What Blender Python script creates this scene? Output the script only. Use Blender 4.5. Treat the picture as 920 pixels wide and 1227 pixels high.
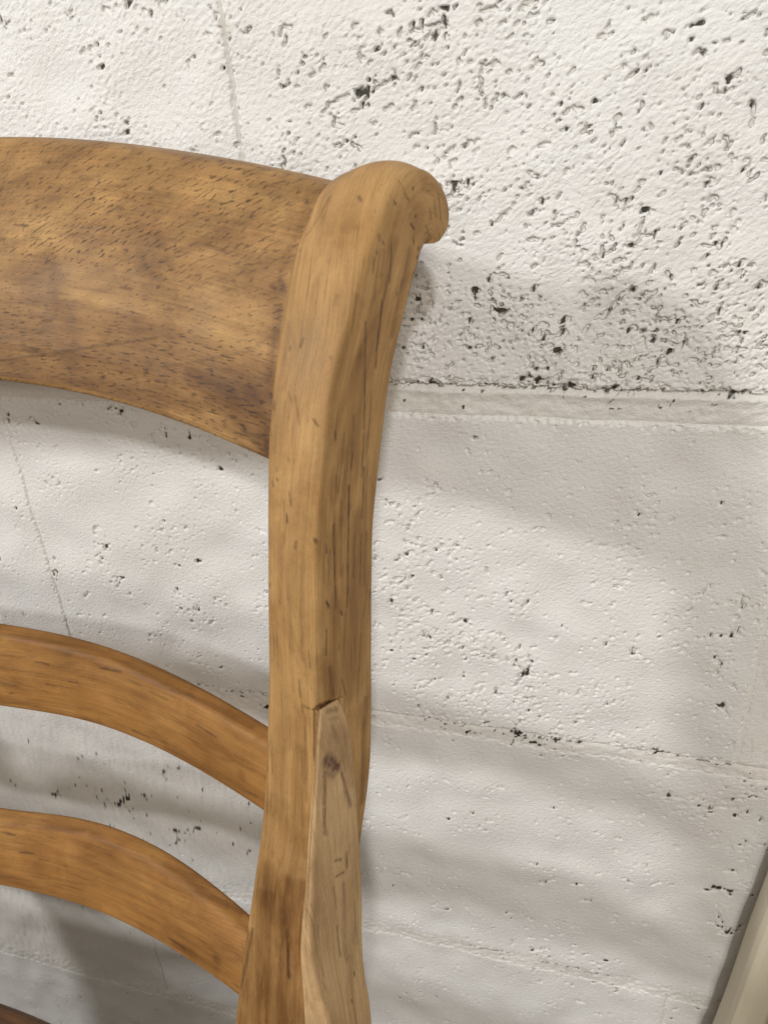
import bpy, math, random
import numpy as np
from mathutils import Vector, Matrix

for o in list(bpy.data.objects):
    bpy.data.objects.remove(o)
SC = bpy.context.scene
COL = SC.collection
R = math.radians
ZC = 0.90                       # camera height above the floor

# ------------------------------------------------------------------ camera, world, lamps
cam_d = bpy.data.cameras.new('camera')
cam_d.sensor_fit = 'VERTICAL'
cam_d.sensor_height = 24.0
cam_d.lens = 921.0 / 1227.0 * 24.0
cam_d.clip_start = 0.01
cam_d.clip_end = 50
cam_d.dof.use_dof = True
cam_d.dof.focus_distance = 0.40
cam_d.dof.aperture_fstop = 12.0
cam = bpy.data.objects.new('camera', cam_d)
COL.objects.link(cam)
ax, ay, af = (Vector(v) for v in ((0.96040810, 0.27174150, -0.06142342),
                                  (-0.07329721, 0.45916680, 0.88532105),
                                  (-0.26878207, 0.84576735, -0.46090541)))
m = Matrix.Identity(4)
for i in range(3):
    m[i][0], m[i][1], m[i][2] = ax[i], ay[i], -af[i]
m.translation = (0, -0.372, ZC)
cam.matrix_world = m
SC.camera = cam

W_ = bpy.data.worlds.new('World')
SC.world = W_
W_.use_nodes = True
bgn = W_.node_tree.nodes['Background']
bgn.inputs['Color'].default_value = (1.0, 0.925, 0.80, 1)
bgn.inputs['Strength'].default_value = 0.40

def lamp(name, pos, target, size, power, color):
    d = bpy.data.lights.new(name, 'AREA')
    d.shape = 'DISK'
    d.size = size
    d.energy = power
    d.color = color
    o = bpy.data.objects.new(name, d)
    COL.objects.link(o)
    o.location = pos
    o.rotation_euler = (Vector(target) - Vector(pos)).to_track_quat('-Z', 'Y').to_euler()
    return o

def from_dir(p, az, slope, dist):
    return (p[0] - math.sin(R(az)) * dist, p[1] - math.cos(R(az)) * dist, p[2] + slope * dist)
PA = (-0.15, -0.15, ZC - 0.10)
lamp('ceiling_lamp', from_dir(PA, -21, 0.64, 1.7), PA, 0.09, 13.6, (0.98, 0.985, 1.0))
lamp('ceiling_lamp', from_dir(PA, 50, 0.566, 2.0), PA, 0.20, 29, (0.98, 0.985, 1.0))
lamp('ceiling_lamp', from_dir(PA, -21, 0.40, 2.8), PA, 0.42, 20, (1.0, 0.93, 0.83))

vs = SC.view_settings
vs.view_transform = 'Standard'
vs.look = 'None'
vs.exposure = 0.0
vs.gamma = 1.0
vs.use_curve_mapping = False
SC.cycles.max_bounces = 6
SC.cycles.use_denoising = True

# ------------------------------------------------------------------ helpers
def link(o, parent=None):
    COL.objects.link(o)
    if parent:
        o.parent = parent
    return o

def tag(o, label=None, cat=None, group=None, kind=None):
    if label: o['label'] = label
    if cat: o['category'] = cat
    if group: o['group'] = group
    if kind: o['kind'] = kind
    return o

def empty(name, loc):
    o = bpy.data.objects.new(name, None)
    o.empty_display_size = 0.05
    o.location = loc
    return link(o)

def grid_mesh(name, P, uv=None, close_v=False, caps=False, mat=None, parent=None, attrs=None, flip=False):
    """P: (n, m, 3) lattice of points -> one smooth mesh object."""
    n, k = P.shape[:2]
    idx = np.arange(n * k).reshape(n, k)
    if close_v:
        a = idx[:-1]; b = idx[1:]
        q = np.stack([a, np.roll(a, -1, 1), np.roll(b, -1, 1), b], -1).reshape(-1, 4)
    else:
        q = np.stack([idx[:-1, :-1], idx[:-1, 1:], idx[1:, 1:], idx[1:, :-1]], -1).reshape(-1, 4)
    faces = q.tolist()
    if flip:
        faces = [f[::-1] for f in faces]
    if caps:
        faces.append(idx[0][::-1].tolist() if not flip else idx[0].tolist())
        faces.append(idx[-1].tolist() if not flip else idx[-1][::-1].tolist())
    me = bpy.data.meshes.new(name)
    V = P.reshape(-1, 3)
    me.from_pydata(V.tolist(), [], faces)
    me.polygons.foreach_set('use_smooth', np.ones(len(me.polygons), bool))
    if uv is not None:
        lay = me.uv_layers.new(name='UVMap')
        li = np.empty(len(me.loops), np.int32)
        me.loops.foreach_get('vertex_index', li)
        lay.data.foreach_set('uv', uv.reshape(-1, 2)[li].astype(np.float32).ravel())
    for an, av in (attrs or {}).items():
        at = me.attributes.new(an, 'FLOAT', 'POINT')
        at.data.foreach_set('value', av.astype(np.float32).ravel())
    me.update()
    if mat:
        me.materials.append(mat)
    o = bpy.data.objects.new(name, me)
    return link(o, parent)

def box(name, c, s, mat, parent=None, bev=0.003, rz=0.0):
    x, y, z = (v / 2 for v in s)
    me = bpy.data.meshes.new(name)
    import bmesh
    bm = bmesh.new()
    bmesh.ops.create_cube(bm, size=1)
    for v in bm.verts:
        v.co = Vector((v.co.x * s[0], v.co.y * s[1], v.co.z * s[2]))
    bmesh.ops.bevel(bm, geom=bm.edges[:], offset=bev, segments=2, affect='EDGES', profile=0.5)
    lay = bm.loops.layers.uv.new('UVMap')
    for f in bm.faces:
        for l in f.loops:
            c_ = l.vert.co
            l[lay].uv = (c_.x + c_.y * 0.37, c_.z + c_.y * 0.93)
    bm.to_mesh(me); bm.free()
    if mat: me.materials.append(mat)
    o = bpy.data.objects.new(name, me)
    o.location = c
    o.rotation_euler = (0, 0, rz)
    return link(o, parent)

def spline(pts, t):
    """Catmull-Rom through pts at parameter t (0..n-1)."""
    p = np.asarray(pts, float)
    n = len(p)
    t = np.clip(t, 0, n - 1 - 1e-9)
    i = np.floor(t).astype(int); f = (t - i)[:, None]
    g = lambda k: p[np.clip(k, 0, n - 1)]
    p0, p1, p2, p3 = g(i - 1), g(i), g(i + 1), g(i + 2)
    p0 = np.where((i == 0)[:, None], 2 * p1 - p2, p0)
    p3 = np.where((i >= n - 2)[:, None], 2 * p2 - p1, p3)
    return 0.5 * (2 * p1 + (p2 - p0) * f + (2 * p0 - 5 * p1 + 4 * p2 - p3) * f ** 2 + (3 * p1 - p0 - 3 * p2 + p3) * f ** 3)

def auto_marks(P, n, seed, span=(4, 30)):
    """Small random nicks lying along the length of a lofted part."""
    g = np.random.default_rng(seed)
    out = []
    for q in range(n):
        i = g.integers(0, P.shape[0] - 2); j = g.integers(0, P.shape[1])
        k = min(P.shape[0] - 1, i + int(g.integers(1, 6)))
        out.append((P[i, j], P[k, (j + int(g.integers(-1, 2))) % P.shape[1]], g.uniform(.0003, .0008), g.uniform(.25, .85)))
    return out

def seg_mask(V, segs, soft=False):
    """Soft mask of painted-on wear and shade: distance of vertices to short 3D strokes (a, b, radius, strength)."""
    out = np.zeros(len(V))
    for a, b, r, s in segs:
        a = np.array(a); b = np.array(b)
        d = b - a; L = max(d @ d, 1e-12)
        t = np.clip((V - a) @ d / L, 0, 1)
        dist = np.linalg.norm(V - a - t[:, None] * d, axis=1)
        if soft:
            k = np.clip(1.25 - dist / (1.6 * r), 0, 1)
            out = np.maximum(out, s * k * k * (3 - 2 * k))
            continue
        out = np.maximum(out, s * np.clip(1.35 - dist / max(r, 0.0006), 0, 1))
    return np.clip(out, 0, 1)

# ------------------------------------------------------------------ materials
def newmat(name):
    mt = bpy.data.materials.new(name)
    mt.use_nodes = True
    nt = mt.node_tree
    return mt, nt, nt.nodes['Principled BSDF']

def N(nt, typ, **kw):
    n = nt.nodes.new(typ)
    for k, v in kw.items():
        if k in n.bl_rna.properties.keys():
            setattr(n, k, v)
        else:
            n.inputs[k].default_value = v
    return n

def mixc(nt, fac, a, b, mode='MIX'):
    n = nt.nodes.new('ShaderNodeMix')
    n.data_type = 'RGBA'; n.blend_type = mode
    for sock, v in ((n.inputs[0], fac), (n.inputs[6], a), (n.inputs[7], b)):
        if isinstance(v, (int, float)): sock.default_value = v
        elif isinstance(v, tuple): sock.default_value = (*v, 1) if len(v) == 3 else v
        else: nt.links.new(v, sock)
    return n.outputs[2]

def ramp(nt, src, stops):
    r = nt.nodes.new('ShaderNodeValToRGB')
    e = r.color_ramp.elements
    while len(e) < len(stops): e.new(0.5)
    for k, (p, c) in enumerate(stops):
        e[k].position = p
        e[k].color = (c, c, c, 1) if isinstance(c, (int, float)) else (*c, 1)
    nt.links.new(src, r.inputs[0])
    return r.outputs[0]

def mth(nt, op, a, b=None, clamp=False):
    n = nt.nodes.new('ShaderNodeMath'); n.operation = op; n.use_clamp = clamp
    for s, v in zip(n.inputs, (a, b)):
        if v is None: continue
        if isinstance(v, (int, float)): s.default_value = v
        else: nt.links.new(v, s)
    return n.outputs[0]

def mapped(nt, src, scale=(1, 1, 1), rot=(0, 0, 0), loc=(0, 0, 0)):
    n = nt.nodes.new('ShaderNodeMapping')
    n.inputs['Scale'].default_value = scale
    n.inputs['Rotation'].default_value = rot
    n.inputs['Location'].default_value = loc
    nt.links.new(src, n.inputs['Vector'])
    return n.outputs[0]

def turned(nt, src, ang, scale, axis=2):
    r = [0, 0, 0]; r[axis] = ang
    return mapped(nt, mapped(nt, src, rot=tuple(r)), scale)

def noise(nt, vec, scale, detail=3, rough=0.55, dist=0.0):
    n = nt.nodes.new('ShaderNodeTexNoise')
    n.inputs['Scale'].default_value = scale
    n.inputs['Detail'].default_value = detail
    n.inputs['Roughness'].default_value = rough
    n.inputs['Distortion'].default_value = dist
    nt.links.new(vec, n.inputs['Vector'])
    return n.outputs['Fac']

def wood(name, light, mid, dark, pore=0.35, seed=0.0, rough=0.5, crest=False, pale=None, streak=1.0):
    mt, nt, bs = newmat(name)
    L = nt.links.new
    uv = N(nt, 'ShaderNodeUVMap').outputs[0]
    tc = N(nt, 'ShaderNodeTexCoord').outputs['Object']
    # long grain (u along, v across, both in metres)
    wob = mapped(nt, uv, (1, 1, 1), loc=(seed, seed * .7, 0))
    g1 = noise(nt, mapped(nt, wob, (5, 70, 1)), 1.0, 5, 0.55, 0.9)
    g2 = noise(nt, mapped(nt, wob, (16, 420, 1)), 1.0, 4, 0.6, 0.3)
    mott = noise(nt, mapped(nt, tc, (1, 1, 1), loc=(seed, 0, 0)), 26, 4, 0.55, 0.4)
    base = ramp(nt, g1, [(0.34, tuple(m + (d - m) * streak for m, d in zip(mid, dark))), (0.47, mid), (0.62, tuple(m + (l - m) * streak for m, l in zip(mid, light)))])
    base = mixc(nt, 0.55, base, ramp(nt, mott, [(0.34, tuple(c * .72 for c in mid)), (0.50, mid), (0.66, light)]))
    base = mixc(nt, 0.60 * streak, base, ramp(nt, g2, [(0.32, .62), (0.58, 1.06)]), 'MULTIPLY')
    g3 = noise(nt, mapped(nt, wob, (30, 1500, 1)), 1.0, 3, 0.6)
    base = mixc(nt, 0.45, base, ramp(nt, g3, [(0.34, .66), (0.56, 1.05)]), 'MULTIPLY')
    # handled dirt: cloudy, darker and redder
    cl = noise(nt, mapped(nt, uv, (24, 60, 1), loc=(seed + 9, 3, 0)), 1.0, 5, 0.62, 0.8)
    base = mixc(nt, 0.60, base, ramp(nt, cl, [(0.34, (.60, .53, .48)), (0.52, (1.0, 1.0, 1.0)), (0.70, (1.14, 1.17, 1.20))]), 'MULTIPLY')
    if pore:
        if crest:
            pa = noise(nt, turned(nt, wob, R(-27), (250, 1150, 1)), 1.0, 2, 0.5)
            pb = noise(nt, turned(nt, wob, R(-6), (210, 1250, 1)), 1.0, 2, 0.5)
            ga = noise(nt, turned(nt, wob, R(-24), (14, 150, 1)), 1.0, 4, 0.6, 0.7)
            sel = N(nt, 'ShaderNodeAttribute', attribute_name='zone').outputs['Fac']
            base = mixc(nt, mth(nt, 'MULTIPLY', sel, 0.6), base, ramp(nt, ga, [(0.32, .62), (0.62, 1.08)]), 'MULTIPLY')
            # darker heartwood along the lower edge, its border following the grain
            hw = mth(nt, 'ADD', sel, mth(nt, 'ADD', mth(nt, 'MULTIPLY', mth(nt, 'SUBTRACT', g1, 0.5), 1.6), mth(nt, 'MULTIPLY', mth(nt, 'SUBTRACT', noise(nt, turned(nt, wob, R(-14), (7, 30, 1)), 1.0, 3, 0.6, 0.8), 0.46), 2.2)))
            base = mixc(nt, mth(nt, 'MULTIPLY', ramp(nt, hw, [(0.0, 1.0), (0.75, 0.0)]), 0.62), base, (0.50, 0.43, 0.40), 'MULTIPLY')
            pf = nt.nodes.new('ShaderNodeMix'); pf.data_type = 'FLOAT'
            L(sel, pf.inputs[0]); L(pb, pf.inputs[2]); L(pa, pf.inputs[3])
            pr = ramp(nt, pf.outputs[0], [(0.36, 1.0), (0.435, 0.0)])
            patch = ramp(nt, noise(nt, mapped(nt, uv, (22, 30, 1)), 1.0, 3), [(0.34, 0.35), (0.58, 1.0)])
            pm = mth(nt, 'MULTIPLY', pr, patch)
            fig = noise(nt, turned(nt, uv, R(8), (150, 24, 1)), 1.0, 3, 0.6, 1.2)
            figp = ramp(nt, noise(nt, mapped(nt, uv, (14, 14, 1), loc=(4, 2, 0)), 1.0, 2), [(0.42, 0.0), (0.62, 0.25)])
            base = mixc(nt, figp, base, ramp(nt, fig, [(0.34, .55), (0.62, 1.1)]), 'MULTIPLY')
            blot = noise(nt, mapped(nt, uv, (30, 34, 1), loc=(2, 7, 0)), 1.0, 4, 0.6, 0.6)
            base = mixc(nt, 0.55, base, ramp(nt, blot, [(0.36, (.62, .56, .54)), (0.60, (1.06, 1.05, 1.02))]), 'MULTIPLY')
            base = mixc(nt, mth(nt, 'MULTIPLY', pm, pore), base, (0.055, 0.026, 0.010))
        else:
            p = noise(nt, mapped(nt, wob, (45, 900, 1)), 1.0, 2, 0.5)
            base = mixc(nt, mth(nt, 'MULTIPLY', ramp(nt, p, [(0.28, 1.0), (0.38, 0.0)]), pore), base, (0.085, 0.040, 0.014))
    fk = noise(nt, mapped(nt, wob, (300, 1700, 1), loc=(1, 4, 0)), 1.0, 1, 0.4)
    base = mixc(nt, mth(nt, 'MULTIPLY', ramp(nt, fk, [(0.26, 1.0), (0.33, 0.0)]), 0.32), base, (0.070, 0.034, 0.014))
    dust = noise(nt, mapped(nt, tc, loc=(2, 2, 2)), 1500, 2, 0.5)
    base = mixc(nt, 0.5, base, ramp(nt, dust, [(0.30, .86), (0.70, 1.12)]), 'MULTIPLY')
    # worn-in dirt and old finish, with a broken outline
    we = N(nt, 'ShaderNodeAttribute', attribute_name='wear').outputs['Fac']
    br = noise(nt, mapped(nt, wob, (170, 900, 1)), 1.0, 3, 0.65)
    wm = mth(nt, 'MULTIPLY', we, ramp(nt, br, [(0.34, 0.30), (0.60, 1.0)]))
    base = mixc(nt, wm, base, (0.040, 0.022, 0.010))
    # old brown finish, plus shade painted on the lower post and side face
    bw = N(nt, 'ShaderNodeAttribute', attribute_name='finish_shade').outputs['Fac']
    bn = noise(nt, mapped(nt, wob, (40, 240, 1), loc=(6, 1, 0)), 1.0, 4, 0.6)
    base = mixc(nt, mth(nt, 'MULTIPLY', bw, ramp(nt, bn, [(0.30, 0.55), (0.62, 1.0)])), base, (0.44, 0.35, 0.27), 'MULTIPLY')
    st = N(nt, 'ShaderNodeAttribute', attribute_name='stain').outputs['Fac']
    br2 = noise(nt, mapped(nt, tc), 420, 3, 0.6)
    base = mixc(nt, mth(nt, 'MULTIPLY', st, ramp(nt, br2, [(0.30, 0.45), (0.62, 1.0)])), base, (0.085, 0.034, 0.030))
    if pale:
        pl = N(nt, 'ShaderNodeAttribute', attribute_name='pale').outputs['Fac']
        base = mixc(nt, pl, base, pale)
    L(base, bs.inputs['Base Color'])
    L(ramp(nt, mott, [(0.3, rough - .06), (0.7, rough + .10)]), bs.inputs['Roughness'])
    bs.inputs['Specular IOR Level'].default_value = 0.32
    bmp = N(nt, 'ShaderNodeBump', Strength=0.35, Distance=0.0006)
    h = mth(nt, 'ADD', mth(nt, 'MULTIPLY', g2, 0.6), mth(nt, 'MULTIPLY', wm, -0.9))
    h = mth(nt, 'ADD', h, mth(nt, 'MULTIPLY', g3, 0.35))
    L(mth(nt, 'ADD', h, mth(nt, 'MULTIPLY', noise(nt, mapped(nt, tc), 160, 3), 0.5)), bmp.inputs['Height'])
    L(bmp.outputs[0], bs.inputs['Normal'])
    return mt

# ------------------------------------------------------------------ floor
def floor_mat():
    mt, nt, bs = newmat('concrete_floor')
    tc = N(nt, 'ShaderNodeTexCoord').outputs['Object']
    c = ramp(nt, noise(nt, tc, 3.0, 8, 0.65), [(0.3, (0.055, 0.048, 0.040)), (0.7, (0.12, 0.11, 0.095))])
    nt.links.new(c, bs.inputs['Base Color'])
    bs.inputs['Roughness'].default_value = 0.8
    return mt

gx, gy = np.meshgrid(np.linspace(-3, 3, 25), np.linspace(-5.0, 0.0, 21), indexing='ij')
fl = grid_mesh('floor', np.stack([gx, gy, np.zeros_like(gx)], -1), mat=floor_mat())
fl['kind'] = 'structure'

# ------------------------------------------------------------------ painted block wall
rng = np.random.default_rng(11)
PITS = [(-0.1136, 0.0078, 0.0025), (-0.079, 0.0289, 0.0027), (-0.0836, 0.0299, 0.0011), (-0.0899, 0.0011, 0.0011), (-0.1013, 0.0017, 0.001), (-0.1253, -0.0042, 0.0012), (-0.0736, -0.0222, 0.0011), (-0.0722, -0.0308, 0.0017), (-0.0586, 0.0141, 0.0012), (-0.061, 0.0307, 0.0009), (-0.0514, 0.0028, 0.0012), (-0.0434, 0.0335, 0.0008), (-0.0004, -0.041, 0.0019), (0.0085, -0.044, 0.0016), (-0.0046, -0.0078, 0.0013), (0.0371, 0.0039, 0.0014), (0.0461, -0.0063, 0.0011), (0.0602, -0.0754, 0.0015), (-0.0524, -0.0871, 0.0018), (-0.0304, -0.097, 0.0014), (0.0301, -0.1022, 0.0013), (0.0406, -0.0591, 0.001), (0.0499, -0.0662, 0.001), (0.0043, -0.0684, 0.0011), (-0.024, -0.0277, 0.0011), (-0.0476, -0.0183, 0.0009), (-0.0255, -0.0113, 0.0009), (-0.0066, -0.0787, 0.0009), (-0.221, 0.0505, 0.0013), (-0.2895, 0.0488, 0.0014), (-0.2487, 0.0339, 0.0009), (-0.2412, 0.0272, 0.0009), (-0.2328, 0.049, 0.0009), (-0.2018, 0.0498, 0.001), (-0.2334, -0.0008, 0.0009), (-0.0779, 0.0277, 0.0011), (-0.0661, -0.0293, 0.0009), (-0.0343, -0.0392, 0.0009), (-0.0375, -0.055, 0.0008), (-0.0565, -0.0715, 0.0014), (-0.0645, -0.0772, 0.0012), (-0.0934, -0.0811, 0.0015), (-0.0369, -0.0774, 0.001), (-0.014, -0.0794, 0.0011), (0.0412, -0.0906, 0.0012), (0.0521, -0.0943, 0.0014), (0.0093, -0.0947, 0.0011), (0.0153, -0.0795, 0.0011), (-0.0418, -0.1208, 0.0016), (-0.0183, -0.1227, 0.0018), (0.0022, -0.1234, 0.0014), (-0.0864, -0.1234, 0.0013), (-0.0336, -0.121, 0.0016), (0.0547, -0.1267, 0.0014), (-0.3113, -0.2434, 0.0017), (-0.358, -0.2681, 0.0018), (-0.2744, -0.1466, 0.0014), (-0.2485, -0.156, 0.0014), (-0.2325, -0.1615, 0.0014), (-0.2164, -0.1809, 0.0011), (-0.3044, -0.2669, 0.0013), (-0.0345, -0.3036, 0.002), (-0.0717, -0.27, 0.0013), (-0.1046, -0.2271, 0.0015), (0.0728, -0.2599, 0.0017), (0.0747, -0.2354, 0.0014), (0.0723, -0.2786, 0.0015), (0.0248, -0.2772, 0.0014), (0.0742, -0.3093, 0.002), (-0.0718, -0.359, 0.0014), (-0.0396, -0.3534, 0.0021), (-0.0289, -0.359, 0.0016), (-0.0161, -0.3543, 0.0013), (0.043, -0.3497, 0.0014), (-0.2684, -0.2072, 0.0012), (-0.3139, -0.2291, 0.0013), (-0.244, -0.2474, 0.0012), (-0.2642, -0.2722, 0.0013), (-0.3386, -0.1573, 0.0013), (-0.1106, -0.245, 0.0013), (-0.0734, -0.2794, 0.0013), (-0.0043, -0.2496, 0.0011), (0.0126, -0.2365, 0.0011), (-0.0194, -0.49, 0.0018), (0.0634, -0.43, 0.001), (0.1028, -0.5011, 0.0029), (0.0913, -0.4604, 0.0018), (0.0985, -0.4615, 0.0015), (-0.3659, -0.4978, 0.0031), (-0.3175, -0.5181, 0.003), (-0.3556, -0.4885, 0.0022), (-0.2514, -0.5229, 0.0028), (-0.4297, -0.5044, 0.0028), (-0.2937, -0.5068, 0.0021), (-0.2127, -0.3637, 0.002), (-0.2309, -0.3571, 0.0013), (-0.0639, -0.4423, 0.0012), (0.0099, -0.4988, 0.0012), (-0.0497, -0.4027, 0.0011), (-0.023, -0.5672, 0.002), (0.0135, -0.6183, 0.0017), (0.0534, -0.3822, 0.0015), (0.0868, -0.3814, 0.0014), (0.0933, -0.3941, 0.0012)]
BLOBS = [(-0.036, -0.099, 0.075, 0.03, 1.0), (0.046, -0.098, 0.042, 0.023, 0.9), (-0.067, 0.021, 0.032, 0.018, 0.6), (-0.053, -0.032, 0.06, 0.031, 0.45), (0.03, -0.028, 0.039, 0.039, 0.4), (-0.117, 0.005, 0.023, 0.016, 0.4), (-0.243, -0.158, 0.045, 0.019, 0.9), (-0.1, -0.244, 0.031, 0.047, 0.9), (-0.051, -0.304, 0.062, 0.038, 0.7), (0.069, -0.251, 0.025, 0.032, 0.9), (-0.04, -0.342, 0.063, 0.021, 0.8), (0.083, -0.386, 0.043, 0.035, 0.8), (-0.322, -0.495, 0.109, 0.042, 0.8), (-0.015, -0.213, 0.071, 0.036, 0.2), (-0.254, -0.268, 0.063, 0.041, 0.3), (-0.241, 0.041, 0.054, 0.017, 0.25), (-0.023, -0.572, 0.053, 0.03, 0.5)]

PX = 0.0005                                     # resolution of the relief fields
X0, X1, Z0, Z1 = -0.80, 0.34, -0.92, 0.16       # part of the wall near the chair (z from camera height)
NX, NZ = int((X1 - X0) / PX), int((Z1 - Z0) / PX)
FX = np.fft.fftfreq(NX, PX)[:, None]
FZ = np.fft.rfftfreq(NZ, PX)[None, :]

def field(lam, aniso=1.0, ang=0.0, width=0.45):
    """Band-limited random relief with wavelength lam (m), stretched by aniso along ang."""
    c, s = math.cos(ang), math.sin(ang)
    fu = (FX * c + FZ * s) * aniso
    fv = -FX * s + FZ * c
    f = np.sqrt(fu ** 2 + fv ** 2) * lam
    H = np.exp(-(np.log(np.maximum(f, 1e-6)) ** 2) / (2 * width ** 2))
    F = np.fft.rfft2(rng.standard_normal((NX, NZ)).astype(np.float32)) * H
    o = np.fft.irfft2(F, s=(NX, NZ))
    return (o / o.std()).astype(np.float32)

xs_ = X0 + (np.arange(NX) + .5) * PX
zs_ = Z0 + (np.arange(NZ) + .5) * PX
GX, GZ = np.meshgrid(xs_, zs_, indexing='ij')

f_big = field(0.060)
f_bump = field(0.0042, 1.6, R(28))
f_small = field(0.0022, 1.5, R(28), 0.35)
f_pit = field(0.0072, 1.5, R(30))
f_pit2 = field(0.0040, 1.5, R(30))
f_ridge = field(0.0085, 1.4, R(25))
f_fine = field(0.0026, 1.7, R(30))
f_warp = field(0.0045)

upper = 1 / (1 + np.exp(-(GZ + 0.124) / 0.003))          # rough top course
dens = np.where(GX < -0.175, 0.10, 0.34) * upper + (1 - upper) * 0.02
for bx, bz, sx, sz, kk in BLOBS:
    dens = dens + 0.75 * kk * np.exp(-((GX - bx) / sx) ** 2 * .9 - ((GZ - bz) / sz) ** 2 * .9)
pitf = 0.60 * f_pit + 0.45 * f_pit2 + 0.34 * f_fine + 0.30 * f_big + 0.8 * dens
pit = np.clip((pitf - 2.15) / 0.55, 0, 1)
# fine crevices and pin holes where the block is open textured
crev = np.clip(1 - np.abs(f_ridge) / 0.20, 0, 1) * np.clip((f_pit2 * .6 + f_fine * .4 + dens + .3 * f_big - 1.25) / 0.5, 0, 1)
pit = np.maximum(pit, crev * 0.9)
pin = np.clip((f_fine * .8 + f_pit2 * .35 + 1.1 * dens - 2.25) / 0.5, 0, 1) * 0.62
for k, (px_, pz_, pr_) in enumerate(PITS):
    pr_ = max(pr_ * 1.1, 0.0013)
    i0, i1 = np.searchsorted(xs_, [px_ - 5 * pr_, px_ + 5 * pr_])
    j0, j1 = np.searchsorted(zs_, [pz_ - 5 * pr_, pz_ + 5 * pr_])
    gx_, gz_ = GX[i0:i1, j0:j1] - px_, GZ[i0:i1, j0:j1] - pz_
    a_ = R(15 + 30 * math.sin(k * 2.3)); c_, s_ = math.cos(a_), math.sin(a_)
    e_ = np.sqrt(((gx_ * c_ + gz_ * s_) / (1.45 * pr_)) ** 2 + ((-gx_ * s_ + gz_ * c_) / (0.75 * pr_)) ** 2)
    e_ = e_ + 0.34 * f_warp[i0:i1, j0:j1] + 0.24 * f_fine[i0:i1, j0:j1]
    pit[i0:i1, j0:j1] = np.maximum(pit[i0:i1, j0:j1], np.clip((1.15 - e_) / 0.45, 0, 1))
def groove(pts, wd, dp):
    pts = np.array(pts)
    m_ = 3 * wd + 0.002
    i0, i1 = np.searchsorted(xs_, [pts[:, 0].min() - m_, pts[:, 0].max() + m_])
    j0, j1 = np.searchsorted(zs_, [pts[:, 1].min() - m_, pts[:, 1].max() + m_])
    if i1 <= i0 or j1 <= j0: return
    gx_, gz_ = GX[i0:i1, j0:j1], GZ[i0:i1, j0:j1]
    best = np.zeros(gx_.shape)
    for (ax_, az_), (bx_, bz_) in zip(pts[:-1], pts[1:]):
        d = np.array([bx_ - ax_, bz_ - az_]); L = max(d @ d, 1e-12)
        t = np.clip(((gx_ - ax_) * d[0] + (gz_ - az_) * d[1]) / L, 0, 1)
        dist = np.hypot(gx_ - ax_ - t * d[0], gz_ - az_ - t * d[1])
        best = np.maximum(best, 1.35 - (dist + 0.00035 * f_warp[i0:i1, j0:j1] + 0.00025 * f_fine[i0:i1, j0:j1]) / wd)
    pit[i0:i1, j0:j1] = np.maximum(pit[i0:i1, j0:j1], dp * np.clip(best, 0, 1))
def crevice(x, z, ln, wd, dp, ang):
    p = [(x, z)]
    for q in range(rng.integers(2, 5)):
        ang = ang + rng.normal(0, 0.42)
        l_ = ln * rng.uniform(.2, .45)
        p.append((p[-1][0] + math.cos(ang) * l_, p[-1][1] + math.sin(ang) * l_))
    groove(p, wd, dp)
groove([(-0.0051, -0.0901), (-0.0007, -0.0840), (0.0027, -0.0802), (0.0067, -0.0765)], 0.0010, 0.8)
groove([(-0.330, -0.5398), (-0.3168, -0.5259), (-0.303, -0.5232)], 0.0010, 0.6)
for px_, pz_, pr_ in PITS:                      # cracks running out of the larger pits
    for q in range(0 if pr_ < 0.0012 else (1 if pr_ < 0.0017 else rng.integers(2, 4))):
        crevice(px_ + rng.normal(0, pr_), pz_ + rng.normal(0, pr_), 4.5 * pr_, rng.uniform(.00035, .0006), .85, R(28) + (math.pi if rng.random() < .5 else 0) + rng.normal(0, .5))
nx_ = rng.uniform(-0.42, 0.14, 9000); nz_ = rng.uniform(-0.70, 0.09, 9000)
ii = np.clip(((nx_ - X0) / PX).astype(int), 0, NX - 1); jj = np.clip(((nz_ - Z0) / PX).astype(int), 0, NZ - 1)
keep = rng.random(9000) < np.clip(dens[ii, jj] * 0.75 - 0.02 + 0.05 * f_big[ii, jj], 0.012, .8)
for x, z in zip(nx_[keep], nz_[keep]):
    crevice(x, z, rng.uniform(.0015, .0050), rng.uniform(.00034, .00066), rng.uniform(.45, 1.0), R(26) + rng.normal(0, .33))
for z_, spans in ((-0.3535, [(-0.26, -0.205), (-0.10, -0.072), (-0.055, 0.0), (0.025, 0.085)]), (-0.5780, [(-0.075, -0.035), (-0.02, 0.02)]), (-0.1255, [(-0.12, -0.075), (-0.06, -0.015), (0.0, 0.012), (0.04, 0.056)])):
    for a_, b_ in spans:                        # broken paint along the bed joints
        q = np.linspace(a_, b_, 9)
        groove(list(zip(q, z_ + rng.normal(0, .0012, 9))), .00055, .75)
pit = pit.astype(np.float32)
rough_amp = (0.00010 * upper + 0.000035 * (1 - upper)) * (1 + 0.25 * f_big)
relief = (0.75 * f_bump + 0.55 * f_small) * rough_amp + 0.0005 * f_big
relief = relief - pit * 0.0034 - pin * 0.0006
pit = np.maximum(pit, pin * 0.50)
relief = relief.astype(np.float32)

def samp(F, x, z):
    i = np.clip((x - X0) / PX - .5, 0, NX - 1.001); j = np.clip((z - Z0) / PX - .5, 0, NZ - 1.001)
    a = i.astype(int); b = j.astype(int); u = (i - a); v = (j - b)
    return (F[a, b] * (1 - u) * (1 - v) + F[a + 1, b] * u * (1 - v) + F[a, b + 1] * (1 - u) * v + F[a + 1, b + 1] * u * v)

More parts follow.
